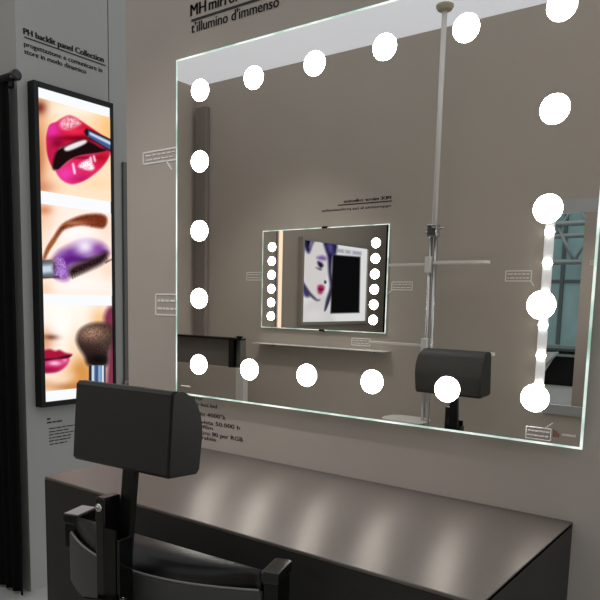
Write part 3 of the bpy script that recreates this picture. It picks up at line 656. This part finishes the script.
z = lvl(419, 410); blade(on_b(385, 420, py_)[0], px_+.02, z, .24, 'tray', .01)

# --- low counter in the far left corner with dark niche
yf = WB+.56; yk = WB+.50
ck = on_b(241, 338.5, yf); czt = ck[2]; cxr = ck[0]; czm = on_b(215, 366, yf)[2]
ct = thing('display_counter', 'low slim counter with a dark open niche in the far corner of the reflection', 'counter', ((X0+cxr)/2, WB+.53, 0))
M_CT = mat('taupe_counter', (172, 162, 150), .6); M_DK = mat('charcoal_laminate', (104, 100, 95), .5)
xq = on_b(232.5, 350, yf)[0]
new('counter_top', B((X0+.001, yk, czt-.016), (cxr, yf, czt), .002, 1), M_BLACK, ct)
new('side_board', B((X0+.001, yk, czm), (X0+.035, yf, czt-.0161)), M_BLACK, ct)
new('side_board', B((cxr-.012, yk, czm), (cxr, yf, czt-.0161)), M_DK, ct)
new('niche_divider', B((xq-.05, yk+.013, czm), (xq, yf-.01, czt-.0161)), M_BLACK, ct)
new('niche_back', B((X0+.0351, yk, czm), (cxr-.0121, yk+.0129, czt-.0161)), M_DK, ct)
new('counter_body', B((X0+.001, yk, 0), (cxr-.05, yf-.005, czm-.0001)), M_CT, ct)
new('pale_post', B((cxr-.0499, yk, 0), (cxr+.025, yf, czm-.0001), .002, 1), mat('pale_post', (205, 201, 193), .5), ct)
pk = thing('small_dish', 'tiny flat black dish on the corner counter', 'dish', (cxr-.04, yf-.03, czt))
new('dish_body', tube(bmesh.new(), [(cxr-.04, yf-.03, czt), (cxr-.04, yf-.03, czt+.005), (cxr-.04, yf-.03, czt+.014), (cxr-.04, yf-.03, czt+.016)], [.018, .024, .03, .027], 24), M_BLACK, pk)
# --- slim upright strip, darker than the wall, in the same corner
c0 = on_b(195, 108, WB+.05); c1 = on_b(206, 108, WB+.05)
cl = thing('corner_strip', 'slim dark grey upright strip in the far corner of the reflection', 'column', ((c0[0]+c1[0])/2, WB+.03, 0))
M_CSTRIP = mat('dark_grey_matte', (142, 133, 126), .9, spec=.1, bump=.2, bscale=200)
new('corner_strip_body', B((c0[0]+.002, WB+.0005, .012), (c1[0], WB+.05, c0[2]), .01, 3), M_CSTRIP, cl)
new('corner_strip_foot', B((c0[0]-.0, WB+.0005, 0), (c1[0]+.01, WB+.06, .0119), .003, 1), M_BLACK, cl)

# --- portrait light panel on the left wall (seen through both mirrors)
dbl = lambda x, y: (lambda h: np.array([X0, h[1]-2*D, h[2]]))(hit(x, y, 0, X0+.04))
p0, p1, p2, p3 = dbl(302.5, 240), dbl(302.5, 324), dbl(366, 249), dbl(366, 319)
fy0, fy1 = (p0[1]+p1[1])/2, (p2[1]+p3[1])/2; fz1 = (p0[2]+p2[2])/2; fz0 = (p1[2]+p3[2])/2
fp = thing('portrait_light_panel', 'lit panel with drawn female portrait and black rectangle, seen in the medium mirror', 'light box', (X0, (fy0+fy1)/2, fz0))
fwd = .035
for lo, hi in (((X0+.0005, fy0-fwd, fz0-fwd), (X0+.06, fy0, fz1+fwd)), ((X0+.0005, fy1, fz0-fwd), (X0+.06, fy1+fwd, fz1+fwd)), ((X0+.0005, fy0, fz0-fwd), (X0+.06, fy1, fz0)), ((X0+.0005, fy0, fz1), (X0+.06, fy1, fz1+fwd))):
    new('frame_bar', B(lo, hi, .002, 1), mat('grey_frame', (176, 171, 163), .5), fp)
pd_ = new('diffuser', B((X0+.0005, fy0, fz0), (X0+.03, fy1, fz1)), emitter('lit_white_film', (250, 252, 255), 1.0), fp)
nu, nv = 170, 130
G = np.zeros((nu, nv, 3)); G[..., 0] = X0+.04; G[..., 1] = np.linspace(fy0, fy1, nu)[:, None]; G[..., 2] = np.linspace(fz0, fz1, nv)[None, :]
v = G+np.array([0, 2*D, 0])-CAM; k = v@_f; Xp = CX+F_PX*(v@_r)/k; Yp = CY-F_PX*(v@_u)/k
film('printed_portrait', G, paint_portrait((Xp-260)*4.615, (Yp-225)*4.615), pd_, 1.0)
# vertical warm strip that emits its own glow, on the left wall
g0, g1 = dbl(278.5, 280), dbl(284, 280)
ls = thing('glow_strip', 'vertical warm white glowing strip on the left wall, seen in the medium mirror', 'lamp', (X0, (g0[1]+g1[1])/2, .5))
new('strip_profile', B((X0+.0005, g0[1], .5), (X0+.02, g1[1], 2.3), .002, 1), M_ALU, ls)
new('strip_face', B((X0+.0201, g0[1]+.02, .52), (X0+.03, g1[1]-.02, 2.28), .002, 1), emitter('warm_strip', (255, 226, 196), 1.3), ls)

# ================================================================== EXHIBITION HALL beyond the gap, seen in the framed mirror
def hallp(x, y, yr):
    h = hit(x, y, 1, 2*D+yr); return np.array([h[0], yr, h[2]])
YH = 9.0
M_FRAME = mat('hall_steel', (92, 100, 100), .5, metal=.3); M_GLZ = mat('hall_glazing', (118, 150, 152), .2, emit=.16, spec=.6, var=.25, vscale=1.2)
gw = thing('glazed_facade', 'blue-green glazed hall facade with steel mullions, seen in the aluminium framed mirror', 'facade', (-4, YH, 0))
for i in range(-7, 6):
    for j in range(4):
        x = -3+i*.95
        new('pane', B((x+.04, YH, .3+j*1.6), (x+.91, YH+.03, 1.84+j*1.6)), M_GLZ, gw)
for i in range(-7, 7):
    x = -3+i*.95; new('mullion', B((x-.04, YH-.06, 0), (x+.04, YH+.04, 6.8)), M_FRAME, gw)
for j in range(5):
    new('transom', B((-9.7, YH-.04, .22+j*1.6), (2.7, YH+.035, .30+j*1.6)), M_FRAME, gw)
M_TRUSS = mat('truss_grey', (150, 162, 162), .4, metal=.4)
for k, (zz, yy) in enumerate(((hallp(560, 262, 6.0)[2], 6.0), (hallp(560, 236, 7.2)[2], 7.2))):
    tr = thing('roof_truss', ('nearer' if k == 0 else 'farther') + ' steel lattice truss under the hall roof, seen in the aluminium framed mirror', 'truss', (-3, yy, zz))
    bm = bmesh.new()
    tube(bm, [(-9, yy, zz), (3, yy, zz)], .05, 8); new('lower_chord', bm, M_TRUSS, tr, True)
    bm = bmesh.new(); tube(bm, [(-9, yy, zz+.7), (3, yy, zz+.7)], .05, 8); new('upper_chord', bm, M_TRUSS, tr, True)
    for i in range(17):
        x = -9+i*.7; bm = bmesh.new(); tube(bm, [(x, yy, zz), (x+.35, yy, zz+.7)], .03, 6); tube(bm, [(x+.35, yy, zz+.7), (x+.7, yy, zz)], .03, 6); new('brace', bm, M_TRUSS, tr, True)
# neighbouring stand: black box with pale rail, leaning white board, pale plinth
ya = 4.2
s0_, s1_ = hallp(540, 352, ya), hallp(582, 396, ya)
st = thing('neighbour_stand', 'black exhibition stand with pale top rails in the hall, seen in the aluminium framed mirror', 'stand', ((s0_[0]+s1_[0])/2, ya, 0))
new('stand_body', B((s0_[0]-.6, ya, 0), (s1_[0]+.5, ya+.8, hallp(560, 351, ya)[2])), M_BLACK, st)
new('top_rail', B((s0_[0]-.6, ya-.03, hallp(560, 348.5, ya)[2]), (s1_[0]+.5, ya+.05, hallp(560, 345, ya)[2]), .003, 1), M_TRUSS, st)
new('mid_rail', B((hallp(556, 356, ya)[0], ya-.03, hallp(560, 356.5, ya)[2]), (s1_[0]+.5, ya-.0005, hallp(560, 354, ya)[2]), .003, 1), M_TRUSS, st)
new('plinth_board', B((s0_[0]-.6, ya-.04, 0.0), (s1_[0]+.5, ya-.0005, hallp(560, 386, ya)[2]-.05)), mat('pale_plinth', (150, 148, 138), .6), st)
yb_ = ya-.25
wb = [hallp(546, 352, yb_), hallp(557, 352, yb_), hallp(546, 368, yb_), hallp(543, 374, yb_)]
lbd = thing('leaning_board', 'white slanted board leaning in front of the black hall stand', 'board', (wb[0][0], yb_, 0))
bm = bmesh.new(); prism(bm, [(p[0], p[2]) for p in (wb[0], wb[1], wb[3])] + [(wb[0][0]-.25, wb[3][2])], lambda p, a: Vector((p[0], a, p[1])), yb_, yb_+.02); new('board_face', bm, mat('white_board', (215, 212, 205), .5), lbd)
bm = tube(bmesh.new(), [(wb[1][0]+.02, yb_-.02, wb[1][2]), (wb[3][0]-.25, yb_-.02, 0.0)], .02, 8); new('board_strut', bm, M_TRUSS, lbd, True)
bm = tube(bmesh.new(), [(wb[0][0]-.2, yb_+.04, wb[0][2]-.05), (wb[0][0]-.2, yb_+.1, 0.0)], .015, 8); new('board_strut', bm, M_TRUSS, lbd, True)
# hall enclosure
struct('wall_hall', B((-14, 14.8, 0), (14, 15, 9)), M_PART, 'far grey wall of the exhibition hall', 'wall')
for o in bpy.data.objects:
    if '_world' in o: del o['_world']
